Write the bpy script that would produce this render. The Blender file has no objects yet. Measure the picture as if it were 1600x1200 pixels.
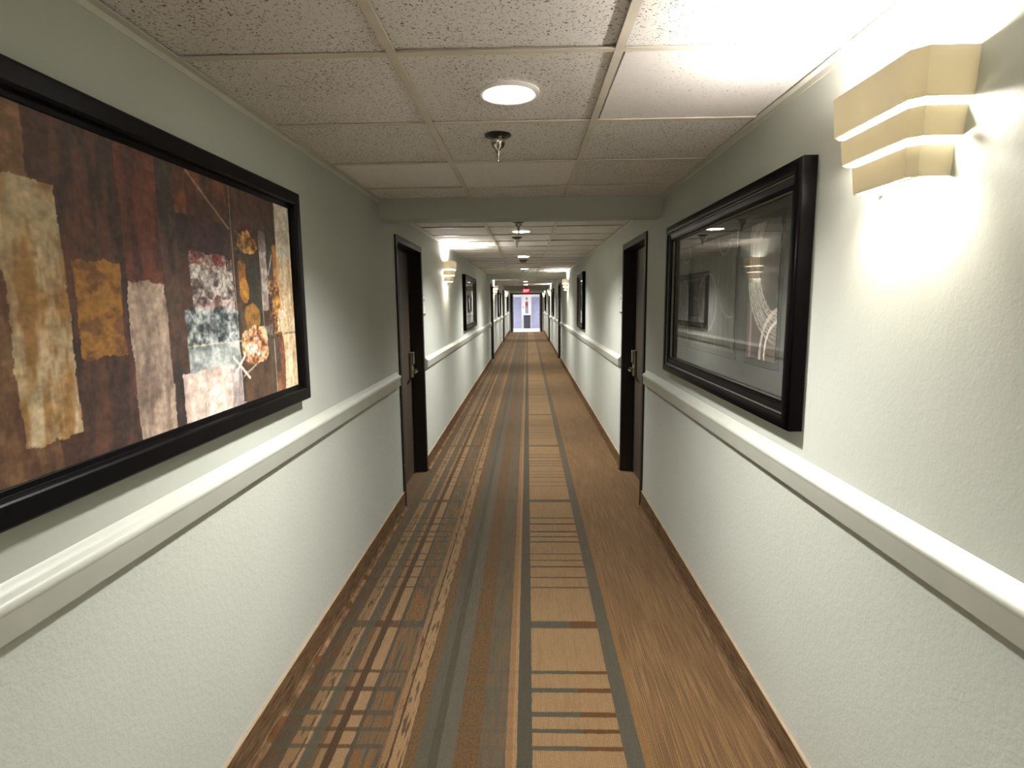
import bpy, bmesh, math, random
import numpy as np
from mathutils import Vector, Matrix

random.seed(7)
RNG = np.random.default_rng(11)
SC = bpy.context.scene
COL = SC.collection

# ------------------------------------------------------------------ layout
XL, XR = -0.9586, 0.865          # wall faces
ZC = 2.227                       # ceiling
YB, YE = -3.0, 31.0              # corridor start (behind viewer) and end
WT = 0.16                        # wall thickness
BASE = 0.135                     # carpet baseboard height
DOOR_W, DOOR_H = 1.02, 2.06
DOORS = {-1: [4.235, 15.10, 22.45], 1: [4.255, 15.15, 22.35]}
BEAMS = [3.83, 13.72, 24.15]
BEAM_T, BEAM_Z = 0.17, 2.10


def WX(side, d):
    """x at distance d out from a side wall into the corridor"""
    return XL + d if side < 0 else XR - d


# ------------------------------------------------------------------ colour
def lin(c):
    out = []
    for v in c[:3]:
        v = v / 255.0
        out.append(v / 12.92 if v <= 0.04045 else ((v + 0.055) / 1.055) ** 2.4)
    return tuple(out)


def rgba(c):
    return (*lin(c), 1.0)


# ------------------------------------------------------------------ node helper
class NT:
    def __init__(self, name):
        self.m = bpy.data.materials.new(name)
        self.m.use_nodes = True
        self.t = self.m.node_tree
        self.t.nodes.clear()
        self.out = self.t.nodes.new('ShaderNodeOutputMaterial')

    def n(self, typ, **kw):
        nd = self.t.nodes.new(typ)
        for k, v in kw.items():
            setattr(nd, k, v)
        return nd

    def link(self, a, b):
        self.t.links.new(a, b)

    def put(self, sock, v):
        if isinstance(v, bpy.types.NodeSocket):
            self.link(v, sock)
        else:
            sock.default_value = v

    def math(self, op, a, b=None, c=None, clamp=False):
        nd = self.n('ShaderNodeMath', operation=op)
        nd.use_clamp = clamp
        self.put(nd.inputs[0], a)
        if b is not None:
            self.put(nd.inputs[1], b)
        if c is not None:
            self.put(nd.inputs[2], c)
        return nd.outputs[0]

    def coords(self):
        tc = self.n('ShaderNodeTexCoord')
        sp = self.n('ShaderNodeSeparateXYZ')
        self.link(tc.outputs['Object'], sp.inputs[0])
        return tc.outputs['Object'], sp.outputs[0], sp.outputs[1], sp.outputs[2]

    def vec(self, x, y, z):
        c = self.n('ShaderNodeCombineXYZ')
        for s, v in zip(c.inputs, (x, y, z)):
            self.put(s, v)
        return c.outputs[0]

    def noise(self, vec, scale=1.0, detail=2.0, rough=0.5, dist=0.0):
        nd = self.n('ShaderNodeTexNoise')
        self.put(nd.inputs['Vector'], vec)
        nd.inputs['Scale'].default_value = scale
        nd.inputs['Detail'].default_value = detail
        nd.inputs['Roughness'].default_value = rough
        nd.inputs['Distortion'].default_value = dist
        return nd.outputs['Fac']

    def white(self, vec):
        nd = self.n('ShaderNodeTexWhiteNoise', noise_dimensions='3D')
        self.put(nd.inputs['Vector'], vec)
        return nd.outputs['Value']

    def ramp(self, fac, stops, interp='CONSTANT'):
        nd = self.n('ShaderNodeValToRGB')
        cr = nd.color_ramp
        cr.interpolation = interp
        while len(cr.elements) < len(stops):
            cr.elements.new(0.5)
        for e, (p, c) in zip(cr.elements, stops):
            e.position = p
            e.color = c if len(c) == 4 else (*c, 1.0)
        self.put(nd.inputs[0], fac)
        return nd.outputs[0]

    def framp(self, fac, stops, interp='CONSTANT'):
        return self.ramp(fac, [(p, (v, v, v, 1)) for p, v in stops], interp)

    def mix(self, fac, a, b, blend='MIX'):
        nd = self.n('ShaderNodeMix', data_type='RGBA', blend_type=blend)
        self.put(nd.inputs[0], fac)
        self.put(nd.inputs[6], a)
        self.put(nd.inputs[7], b)
        return nd.outputs[2]

    def step(self, v, lo, hi):
        nd = self.n('ShaderNodeMapRange')
        nd.clamp = True
        self.put(nd.inputs[0], v)
        nd.inputs[1].default_value = lo
        nd.inputs[2].default_value = hi
        nd.inputs[3].default_value = 0.0
        nd.inputs[4].default_value = 1.0
        return nd.outputs[0]

    def bump(self, h, strength, dist):
        nd = self.n('ShaderNodeBump')
        nd.inputs['Strength'].default_value = strength
        nd.inputs['Distance'].default_value = dist
        self.put(nd.inputs['Height'], h)
        return nd.outputs['Normal']

    def pbsdf(self, color, rough=0.5, metal=0.0, normal=None, spec=None, **kw):
        p = self.n('ShaderNodeBsdfPrincipled')
        self.put(p.inputs['Base Color'], color)
        self.put(p.inputs['Roughness'], rough)
        self.put(p.inputs['Metallic'], metal)
        if spec is not None:
            self.put(p.inputs['Specular IOR Level'], spec)
        if normal is not None:
            self.link(normal, p.inputs['Normal'])
        for k, v in kw.items():
            self.put(p.inputs[k], v)
        self.link(p.outputs[0], self.out.inputs[0])
        return p


def simple(name, c, rough=0.5, metal=0.0, spec=None, var=0.0, vscale=20.0, **kw):
    t = NT(name)
    col = rgba(c)
    if var:
        o, x, y, z = t.coords()
        n = t.noise(o, vscale, 3)
        d = tuple(v * (1 - var) for v in lin(c)) + (1,)
        u = tuple(min(1, v * (1 + var)) for v in lin(c)) + (1,)
        col = t.ramp(n, [(0.3, d), (0.7, u)], 'LINEAR')
    t.pbsdf(col, rough, metal, None, spec, **kw)
    return t.m


def emitter(name, c, strength):
    t = NT(name)
    e = t.n('ShaderNodeEmission')
    e.inputs[0].default_value = rgba(c)
    e.inputs[1].default_value = strength
    t.link(e.outputs[0], t.out.inputs[0])
    return t.m


# ------------------------------------------------------------------ materials
def mat_wall():
    t = NT('wall_paint')
    o, x, y, z = t.coords()
    n1 = t.noise(o, 55, 3, 0.55)
    n2 = t.noise(o, 150, 2, 0.5)
    h = t.math('ADD', t.math('MULTIPLY', n1, 0.8), t.math('MULTIPLY', n2, 0.35))
    low = t.math('SUBTRACT', 1.0, t.step(z, 0.95, 1.0))      # heavier texture below the rail
    amp = t.math('ADD', 0.25, t.math('MULTIPLY', low, 0.75))
    nrm = t.bump(t.math('MULTIPLY', h, amp), 0.38, 0.006)
    big = t.noise(o, 1.3, 2)
    col = t.ramp(big, [(0.3, rgba((172, 176, 166))), (0.7, rgba((179, 182, 173)))], 'LINEAR')
    t.pbsdf(col, 0.62, 0, nrm, 0.3)
    return t.m


def mat_ceiling():
    t = NT('fissured_tile')
    o, x, y, z = t.coords()
    tx = t.math('FLOOR', t.math('DIVIDE', t.math('ADD', x, 0.9697), 0.6096))
    ty = t.math('FLOOR', t.math('DIVIDE', t.math('SUBTRACT', y, 1.6522), 0.6096))
    r = t.white(t.vec(tx, ty, 3.0))
    r2 = t.white(t.vec(tx, ty, 9.0))
    isx = lambda v, k: t.math('COMPARE', v, float(k), 0.1)
    smooth_t = t.math('MULTIPLY', isx(tx, 2), isx(ty, 0))
    smooth_t = t.math('ADD', smooth_t, t.math('MULTIPLY', isx(ty, 2), t.math('LESS_THAN', tx, 1.5)))
    smooth_t = t.math('MAXIMUM', smooth_t, t.math('MULTIPLY', t.math('GREATER_THAN', r, 0.86), t.math('GREATER_THAN', ty, 3.5)), clamp=True)
    off = t.vec(t.math('ADD', x, t.math('MULTIPLY', r, 17.0)), t.math('ADD', y, t.math('MULTIPLY', r2, 13.0)), 0.0)
    # long fissures: stretched, warped noise
    w = t.noise(off, 8, 2)
    a = t.math('MULTIPLY', t.math('SUBTRACT', w, 0.5), 9.0)
    ca, sa = t.math('COSINE', a), t.math('SINE', a)
    sp = t.n('ShaderNodeSeparateXYZ')
    t.link(off, sp.inputs[0])
    f1 = t.noise(t.vec(t.math('MULTIPLY', sp.outputs[0], 175.0), t.math('MULTIPLY', sp.outputs[1], 105.0), 0.0), 1.0, 1.0, 0.5, 0.8)
    f2 = t.noise(t.vec(t.math('MULTIPLY', sp.outputs[0], 100.0), t.math('MULTIPLY', sp.outputs[1], 180.0), 5.0), 1.0, 1.0, 0.5, 0.8)
    f = t.math('MAXIMUM', f1, f2)
    dens = t.noise(off, 5, 1)
    thr = t.math('ADD', 0.64, t.math('MULTIPLY', t.math('SUBTRACT', 0.55, dens), 0.10))
    thr = t.math('ADD', thr, t.math('MULTIPLY', smooth_t, 0.07))
    pits = t.math('MULTIPLY', t.math('SUBTRACT', f, thr), 26.0, clamp=True)
    fine = t.noise(off, 260, 2)
    pin = t.math('MULTIPLY', t.math('SUBTRACT', fine, 0.66), 12.0, clamp=True)
    base = t.ramp(r2, [(0.0, rgba((226, 221, 215))), (0.6, rgba((234, 230, 226))), (1.0, rgba((244, 240, 239)))], 'LINEAR')
    mott = t.noise(off, 30, 3)
    base = t.mix(t.math('MULTIPLY', smooth_t, 0.6), base, rgba((246, 241, 240)))
    base = t.mix(t.math('MULTIPLY', mott, 0.25), base, rgba((204, 195, 182)))
    col = t.mix(t.math('MULTIPLY', pin, 0.35), base, rgba((120, 108, 92)))
    col = t.mix(t.math('MULTIPLY', pits, 0.8), col, rgba((62, 52, 42)))
    hgt = t.math('SUBTRACT', t.math('MULTIPLY', fine, 0.25), t.math('ADD', pits, t.math('MULTIPLY', pin, 0.3)))
    nrm = t.bump(hgt, 0.6, 0.003)
    t.pbsdf(col, 0.9, 0, nrm, 0.1)
    return t.m


P_CAR, Y0_CAR = 1.775, 2.626
TAN, TAN2 = (170, 138, 99), (156, 124, 88)
TEAL, TEALD = (97, 93, 79), (84, 81, 68)
ORG, BRN, DBR = (126, 98, 66), (118, 92, 66), (86, 64, 46)


def carpet_common(t, x, y):
    """ribbed pile: brightness multiplier and bump height"""
    rib = t.math('SINE', t.math('MULTIPLY', x, 2 * math.pi / 0.0075))
    pile = t.noise(t.vec(t.math('MULTIPLY', x, 240.0), t.math('MULTIPLY', y, 150.0), 0.0), 1.0, 2)
    return rib, pile


def mat_carpet():
    t = NT('carpet')
    o, x, y, z = t.coords()
    # slightly ragged edges of the woven bands
    wob = t.math('MULTIPLY', t.math('SUBTRACT', t.noise(t.vec(t.math('MULTIPLY', x, 30.0), t.math('MULTIPLY', y, 30.0), 0.0), 1.0, 2), 0.5), 0.008)
    xs = t.math('ADD', x, wob)
    ys = t.math('ADD', y, wob)
    u = t.math('DIVIDE', t.math('ADD', xs, 1.0), 2.0)
    U = lambda v: (v + 1.0) / 2.0
    fr = t.math('FRACT', t.math('ADD', t.math('DIVIDE', t.math('SUBTRACT', ys, Y0_CAR), P_CAR), 50.02))
    per = t.math('FLOOR', t.math('ADD', t.math('DIVIDE', t.math('SUBTRACT', ys, Y0_CAR), P_CAR), 50.02))
    bars = [(0.0, 0.062), (0.370, 0.018), (0.488, 0.020), (0.623, 0.024), (0.709, 0.016), (0.799, 0.018),
            (0.984, 0.024), (1.067, 0.026), (1.154, 0.028), (1.293, 0.026), (1.409, 0.020)]
    st, cell = [], []
    for i, (c, w) in enumerate(bars):
        a = (c - w / 2) / P_CAR + 0.02
        b = (c + w / 2) / P_CAR + 0.02
        st += [(max(0, a), 1.0), (b, 0.0)]
        cell.append((max(0, a), (i + 0.5) / 12))
    if st[0][0] > 0:
        st = [(0.0, 0.0)] + st
        cell = [(0.0, 0.99)] + cell
    bar = t.framp(fr, st)
    cid = t.framp(fr, cell)
    # streak noise, long in y, different in every cell between two cross bars
    sv = t.vec(t.math('MULTIPLY', xs, 58.0),
               t.math('MULTIPLY', ys, 2.6),
               t.math('ADD', t.math('MULTIPLY', cid, 37.0), t.math('MULTIPLY', per, 3.1)))
    streak = t.noise(sv, 1.0, 2, 0.6)
    mixc = t.ramp(streak, [(0.0, rgba(TEALD)), (0.38, rgba(TEAL)), (0.44, rgba((122, 104, 76))), (0.49, rgba((148, 98, 52))),
                           (0.55, rgba(BRN)), (0.60, rgba(TEAL)), (0.66, rgba(TEALD))])
    dark_mix = t.ramp(streak, [(0.0, rgba((92, 78, 58))), (0.38, rgba((86, 86, 74))), (0.46, rgba((98, 78, 58))),
                               (0.56, rgba((116, 80, 52))), (0.63, rgba((90, 90, 78)))])
    speck = t.noise(t.vec(t.math('MULTIPLY', xs, 110.0), t.math('MULTIPLY', ys, 80.0), 2.0), 1.0, 1)
    spk = t.math('GREATER_THAN', speck, 0.53)
    orange_speck = t.mix(spk, rgba((118, 90, 58)), rgba((100, 75, 49)))
    base = t.ramp(u, [
        (0.0, rgba(BRN)), (U(-0.945), rgba(TEALD)), (U(-0.865), rgba(TAN2)), (U(-0.803), rgba(TEAL)),
        (U(-0.768), rgba(ORG)), (U(-0.748), rgba(TAN2)), (U(-0.724), rgba(DBR)), (U(-0.688), rgba(TAN)),
        (U(-0.645), rgba(TEALD)), (U(-0.625), rgba(TEAL)), (U(-0.523), rgba(TAN2)), (U(-0.494), rgba(DBR)),
        (U(-0.487), rgba(TAN)), (U(-0.440), rgba(ORG)), (U(-0.401), rgba(TEAL)), (U(-0.358), rgba(TEALD)),
        (U(-0.322), rgba((104, 100, 86))), (U(-0.272), rgba(ORG)), (U(-0.186), rgba(TEAL)),
        (U(-0.089), rgba(TAN2)), (U(-0.082), rgba((160, 118, 78))), (U(-0.064), rgba(TAN)), (U(-0.050), rgba(TEALD)),
        (U(0.002), rgba(TAN)), (U(0.326), rgba(TEAL)), (U(0.384), rgba((150, 112, 72))), (U(0.413), rgba((144, 110, 76)))])
    mz = t.framp(u, [(0, 0), (U(-0.625), 0.9), (U(-0.523), 0.0), (U(-0.186), 0.35), (U(-0.089), 0.0)])
    dz = t.framp(u, [(0, 0), (U(-0.945), 1.0), (U(-0.865), 0.0), (U(-0.768), 0.45), (U(-0.748), 0.0)])
    oz = t.framp(u, [(0, 0), (U(-0.440), 0.8), (U(-0.401), 0.0), (U(-0.272), 1.0), (U(-0.186), 0.0)])
    col = t.mix(mz, base, mixc)
    col = t.mix(dz, col, dark_mix)
    col = t.mix(oz, col, orange_speck)
    # dark dashes in the two tan bands
    dn = t.noise(t.vec(t.math('MULTIPLY', xs, 95.0), t.math('MULTIPLY', ys, 9.0), 8.0), 1.0, 1)
    dash = t.math('MULTIPLY', t.math('GREATER_THAN', dn, 0.585),
                  t.framp(u, [(0, 0), (U(-0.85), 1.0), (U(-0.808), 0.0), (U(-0.515), 1.0), (U(-0.435), 0.0)]))
    col = t.mix(t.math('MULTIPLY', dash, 0.85), col, rgba(DBR))
    thin = t.math('MULTIPLY', t.math('LESS_THAN', t.math('ABSOLUTE', t.math('SUBTRACT', xs, -0.806)), 0.0035), 0.8)
    col = t.mix(thin, col, rgba((192, 162, 124)))
    # ladder plank grain
    grain = t.noise(t.vec(t.math('MULTIPLY', xs, 130.0), t.math('MULTIPLY', ys, 9.0), t.math('MULTIPLY', cid, 11.0)), 1.0, 3)
    lz = t.framp(u, [(0, 0), (U(0.002), 1.0), (U(0.326), 0.0)])
    col = t.mix(t.math('MULTIPLY', t.step(grain, 0.45, 0.72), t.math('MULTIPLY', lz, 0.45)), col, rgba((140, 104, 68)))
    # cross bars
    bstr = t.framp(u, [(0, 0), (U(-0.945), 0.85), (U(-0.525), 0.0), (U(-0.401), 0.12), (U(-0.272), 0.3), (U(-0.089), 0.15),
                       (U(0.002), 1.0), (U(0.326), 0.0)])
    bcol = t.ramp(u, [(0, rgba((92, 88, 70))), (U(-0.76), rgba(DBR)), (U(-0.64), rgba(TEALD)), (U(-0.3), rgba(TEALD)),
                      (U(0.0), rgba((92, 90, 76))), (U(0.19), rgba((108, 74, 42)))])
    col = t.mix(t.math('MULTIPLY', bar, bstr), col, bcol)
    # ribbed plain field on the right
    rn = t.noise(t.vec(t.math('MULTIPLY', x, 150.0), t.math('MULTIPLY', y, 3.0), 0.0), 1.0, 3, 0.6)
    rn = t.math('ADD', rn, t.math('MULTIPLY', t.math('SINE', t.math('MULTIPLY', x, 2 * math.pi / 0.0088)), 0.055))
    rb = t.noise(t.vec(t.math('MULTIPLY', xs, 9.0), t.math('MULTIPLY', y, 1.6), 4.0), 1.0, 2)
    ribcol = t.ramp(rn, [(0.32, rgba((110, 83, 57))), (0.5, rgba((144, 111, 74))), (0.66, rgba((176, 140, 98)))], 'LINEAR')
    ribcol = t.mix(t.math('MULTIPLY', t.step(rb, 0.4, 0.75), 0.4), ribcol, rgba((112, 82, 54)))
    rz = t.framp(u, [(0, 0), (U(0.413), 0.92)])
    col = t.mix(rz, col, ribcol)
    rib, pile = carpet_common(t, x, y)
    shade = t.math('ADD', 0.15, t.math('ADD', t.math('MULTIPLY', pile, 0.32), t.math('MULTIPLY', rib, 0.03)))
    col = t.mix(1.0, col, t.vec(shade, shade, shade), 'MULTIPLY')
    nrm = t.bump(t.math('ADD', pile, t.math('MULTIPLY', rib, 0.35)), 0.5, 0.003)
    pb = t.pbsdf(col, 0.95, 0, nrm, 0.05)
    pb.inputs['Sheen Weight'].default_value = 0.35
    pb.inputs['Sheen Roughness'].default_value = 0.45
    pb.inputs['Sheen Tint'].default_value = rgba((214, 190, 160))
    return t.m


def mat_cove():
    t = NT('carpet_cove')
    o, x, y, z = t.coords()
    zz = t.math('ADD', z, x)
    n = t.noise(t.vec(t.math('MULTIPLY', zz, 210.0), t.math('MULTIPLY', y, 10.0), 0.0), 1.0, 3, 0.6)
    d = t.noise(t.vec(t.math('MULTIPLY', zz, 120.0), t.math('MULTIPLY', y, 7.0), 6.0), 1.0, 1)
    col = t.ramp(n, [(0.32, rgba((66, 50, 36))), (0.5, rgba((94, 73, 52))), (0.68, rgba((122, 98, 72)))], 'LINEAR')
    col = t.mix(t.math('MULTIPLY', t.math('GREATER_THAN', d, 0.63), 0.8), col, rgba((72, 46, 26)))
    top = t.step(z, BASE - 0.006, BASE - 0.004)
    col = t.mix(t.math('MULTIPLY', top, 0.35), col, rgba((206, 188, 160)))
    nrm = t.bump(n, 0.5, 0.003)
    t.pbsdf(col, 0.95, 0, nrm, 0.05)
    return t.m


def mat_glass():
    t = NT('picture_glass')
    ge = t.n('ShaderNodeNewGeometry')
    dp = t.n('ShaderNodeVectorMath', operation='DOT_PRODUCT')
    t.link(ge.outputs['Incoming'], dp.inputs[0])
    t.link(ge.outputs['Normal'], dp.inputs[1])
    inv = t.math('SUBTRACT', 1.0, t.math('ABSOLUTE', dp.outputs['Value']), clamp=True)
    refl = t.math('ADD', 0.04, t.math('MULTIPLY', t.math('POWER', inv, 5.0), 0.96))
    tr = t.n('ShaderNodeBsdfTransparent')
    gl = t.n('ShaderNodeBsdfGlossy')
    gl.inputs['Roughness'].default_value = 0.0
    ms = t.n('ShaderNodeMixShader')
    t.link(refl, ms.inputs[0])
    t.link(tr.outputs[0], ms.inputs[1])
    t.link(gl.outputs[0], ms.inputs[2])
    t.link(ms.outputs[0], t.out.inputs[0])
    return t.m


def mat_art():
    t = NT('art_print')
    a = t.n('ShaderNodeVertexColor', layer_name='paint')
    o, x, y, z = t.coords()
    n = t.noise(t.vec(t.math('MULTIPLY', x, 90.0), t.math('MULTIPLY', y, 90.0), t.math('MULTIPLY', z, 40.0)), 1.0, 3)
    sh = t.math('ADD', 0.8, t.math('MULTIPLY', n, 0.4))
    col = t.mix(1.0, a.outputs[0], t.vec(sh, sh, sh), 'MULTIPLY')
    t.pbsdf(col, 0.55, 0, None, 0.3)
    return t.m


def mat_shade():
    t = NT('sconce_shade')
    d = t.n('ShaderNodeBsdfDiffuse')
    d.inputs[0].default_value = rgba((232, 228, 212))
    tl = t.n('ShaderNodeBsdfTranslucent')
    tl.inputs[0].default_value = rgba((236, 224, 190))
    ms = t.n('ShaderNodeMixShader')
    ms.inputs[0].default_value = 0.10
    t.link(d.outputs[0], ms.inputs[1])
    t.link(tl.outputs[0], ms.inputs[2])
    t.link(ms.outputs[0], t.out.inputs[0])
    return t.m


LAMP = 22.0
SPOT_W = 150.0
LOBBY_FILL_W = 170.0
BULB = 300.0
M = {
    'wall': mat_wall(), 'ceil': mat_ceiling(), 'carpet': mat_carpet(), 'cove': mat_cove(),
    'glass': mat_glass(), 'art': mat_art(), 'shade': mat_shade(),
    'grid': simple('grid_paint', (206, 198, 182), 0.5, var=0.08, vscale=6),
    'angle': simple('angle_paint', (196, 194, 182), 0.5, var=0.06, vscale=6),
    'rail': simple('rail_paint', (182, 185, 174), 0.42, var=0.04, vscale=9),
    'doorframe': simple('door_frame_paint', (38, 32, 28), 0.5, spec=0.2, var=0.1, vscale=14),
    'leaf': simple('door_leaf_paint', (62, 52, 42), 0.45, var=0.12, vscale=8),
    'steel': simple('brushed_steel', (190, 184, 172), 0.28, 1.0, var=0.06, vscale=60),
    'chrome': simple('chrome', (200, 196, 188), 0.14, 1.0, var=0.05, vscale=40),
    'darkmetal': simple('dark_metal', (70, 66, 60), 0.35, 0.9, var=0.1, vscale=30),
    'black': simple('black_frame_lacquer', (9, 8, 8), 0.35, spec=0.1, var=0.15, vscale=20),
    'blackgloss': simple('black_frame_gloss', (6, 5, 5), 0.3, spec=0.03, var=0.15, vscale=20),
    'silver': simple('silver_fillet', (120, 116, 108), 0.3, 0.8, var=0.1, vscale=30),
    'white': simple('white_plastic', (232, 230, 224), 0.4, var=0.03, vscale=20),
    'brass': simple('aged_metal', (120, 100, 70), 0.4, 0.8, var=0.1, vscale=30),
    'sign': simple('sign_plate', (206, 204, 194), 0.4, var=0.05, vscale=30),
    'signmark': simple('sign_mark', (40, 38, 36), 0.5, var=0.1, vscale=30),
    'lens': emitter('lamp_lens', (255, 248, 236), LAMP),
    'lenslobbyfill': emitter('lobby_fill_lens', (246, 246, 255), 30.0),
    'bulb': emitter('sconce_bulb', (255, 247, 238), BULB),
    'bulblow': emitter('sconce_lower_bulb', (255, 244, 228), 260.0),
    'exitface': emitter('exit_red_face', (226, 24, 40), 0.42),
    'exitletter': emitter('exit_letter', (255, 205, 205), 0.95),
    'exitbox': simple('exit_housing', (150, 30, 36), 0.5, var=0.05),
    'tile': simple('lobby_floor_tile', (222, 212, 204), 0.3, var=0.05, vscale=3),
    'lobbywall': simple('lobby_paint', (222, 222, 226), 0.6, var=0.03, vscale=3),
    'elev': simple('elevator_steel', (166, 172, 200), 0.34, 0.55, var=0.06, vscale=5),
    'elevframe': simple('elevator_jamb', (214, 216, 226), 0.3, 0.4, var=0.04, vscale=5),
    'bin': simple('bin_plastic', (26, 31, 42), 0.5, var=0.15, vscale=12),
    'red': simple('call_panel_red', (150, 60, 66), 0.4, var=0.1),
    'greyp': simple('grey_panel', (140, 138, 140), 0.4, 0.3, var=0.1),
    'cfield': simple('closer_grey', (196, 196, 198), 0.4, 0.3, var=0.05),
}


# ------------------------------------------------------------------ mesh helpers
def box(bm, x0, x1, y0, y1, z0, z1):
    if x0 > x1: x0, x1 = x1, x0
    if y0 > y1: y0, y1 = y1, y0
    vs = [bm.verts.new(p) for p in ((x0, y0, z0), (x1, y0, z0), (x1, y1, z0), (x0, y1, z0),
                                    (x0, y0, z1), (x1, y0, z1), (x1, y1, z1), (x0, y1, z1))]
    for f in ((0, 3, 2, 1), (4, 5, 6, 7), (0, 1, 5, 4), (1, 2, 6, 5), (2, 3, 7, 6), (3, 0, 4, 7)):
        bm.faces.new([vs[i] for i in f])
    return vs


def lathe(bm, prof, c=(0, 0, 0), seg=32, axis='Z'):
    rings = []
    for r, h in prof:
        ring = []
        for i in range(seg):
            a = 2 * math.pi * i / seg
            if axis == 'Z':
                p = (c[0] + r * math.cos(a), c[1] + r * math.sin(a), c[2] + h)
            else:
                p = (c[0] + h, c[1] + r * math.cos(a), c[2] + r * math.sin(a))
            ring.append(bm.verts.new(p))
        rings.append(ring)
    for a, b in zip(rings, rings[1:]):
        for i in range(seg):
            j = (i + 1) % seg
            bm.faces.new((a[i], a[j], b[j], b[i]))
    bm.faces.new(rings[0][::-1])
    bm.faces.new(rings[-1])


def sweep_y(bm, prof, y0, y1):
    """closed profile of (x, z) swept along y"""
    a = [bm.verts.new((x, y0, z)) for x, z in prof]
    b = [bm.verts.new((x, y1, z)) for x, z in prof]
    n = len(prof)
    for i in range(n):
        j = (i + 1) % n
        bm.faces.new((a[i], a[j], b[j], b[i]))
    bm.faces.new(a[::-1])
    bm.faces.new(b)


def tube(bm, pts, r, seg=10):
    rings = []
    pts = [Vector(p) for p in pts]
    for i, p in enumerate(pts):
        t = (pts[min(i + 1, len(pts) - 1)] - pts[max(i - 1, 0)]).normalized()
        u = t.orthogonal().normalized() if abs(t.z) > .9 else t.cross(Vector((0, 0, 1))).normalized()
        v = t.cross(u)
        rings.append([bm.verts.new(p + r * (math.cos(2 * math.pi * k / seg) * u + math.sin(2 * math.pi * k / seg) * v)) for k in range(seg)])
    for a, b in zip(rings, rings[1:]):
        for i in range(seg):
            j = (i + 1) % seg
            bm.faces.new((a[i], a[j], b[j], b[i]))
    bm.faces.new(rings[0][::-1])
    bm.faces.new(rings[-1])


def obj(name, bm, mat, parent=None, smooth=False, bevel=0.0, label=None):
    bmesh.ops.recalc_face_normals(bm, faces=bm.faces)
    me = bpy.data.meshes.new(name)
    if smooth:
        for f in bm.faces:
            f.smooth = True
    bm.to_mesh(me)
    bm.free()
    me.materials.append(mat)
    o = bpy.data.objects.new(name, me)
    COL.objects.link(o)
    if smooth:
        es = o.modifiers.new('edge', 'EDGE_SPLIT')
        es.split_angle = math.radians(40)
    if bevel:
        b = o.modifiers.new('bevel', 'BEVEL')
        b.width = bevel
        b.segments = 2
        b.limit_method = 'ANGLE'
    if parent:
        o.parent = parent
    if label:
        o['label'] = label
    return o


def tag(o, label, cat, group=None, kind=None):
    o['label'] = label
    o['category'] = cat
    if group: o['group'] = group
    if kind: o['kind'] = kind
    return o


def thing(name, label, cat, loc, group=None, kind=None):
    o = bpy.data.objects.new(name, None)
    o.empty_display_size = 0.1
    o.location = loc
    COL.objects.link(o)
    return tag(o, label, cat, group, kind)


def copy_tree(o, loc, label, parent=None):
    c = o.copy()
    COL.objects.link(c)
    if parent is None:
        c.location = loc
        c['label'] = label
    else:
        c.parent = parent
    for ch in list(o.children):
        copy_tree(ch, None, None, c)
    return c


def B():
    return bmesh.new()


# ------------------------------------------------------------------ shell
bm = B()
box(bm, XL - 0.4, XR + 0.4, YB, YE, -0.05, 0.0)
tag(obj('floor', bm, M['carpet']), 'striped tan, teal and brown carpet running the whole corridor', 'carpet', kind='structure')
bm = B()
box(bm, -3.2, 3.2, YE, 35.6, -0.05, 0.0)
tag(obj('floor_lobby', bm, M['tile']), 'pale shiny lobby floor beyond the open doorway at the corridor end', 'floor', kind='structure')

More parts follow.
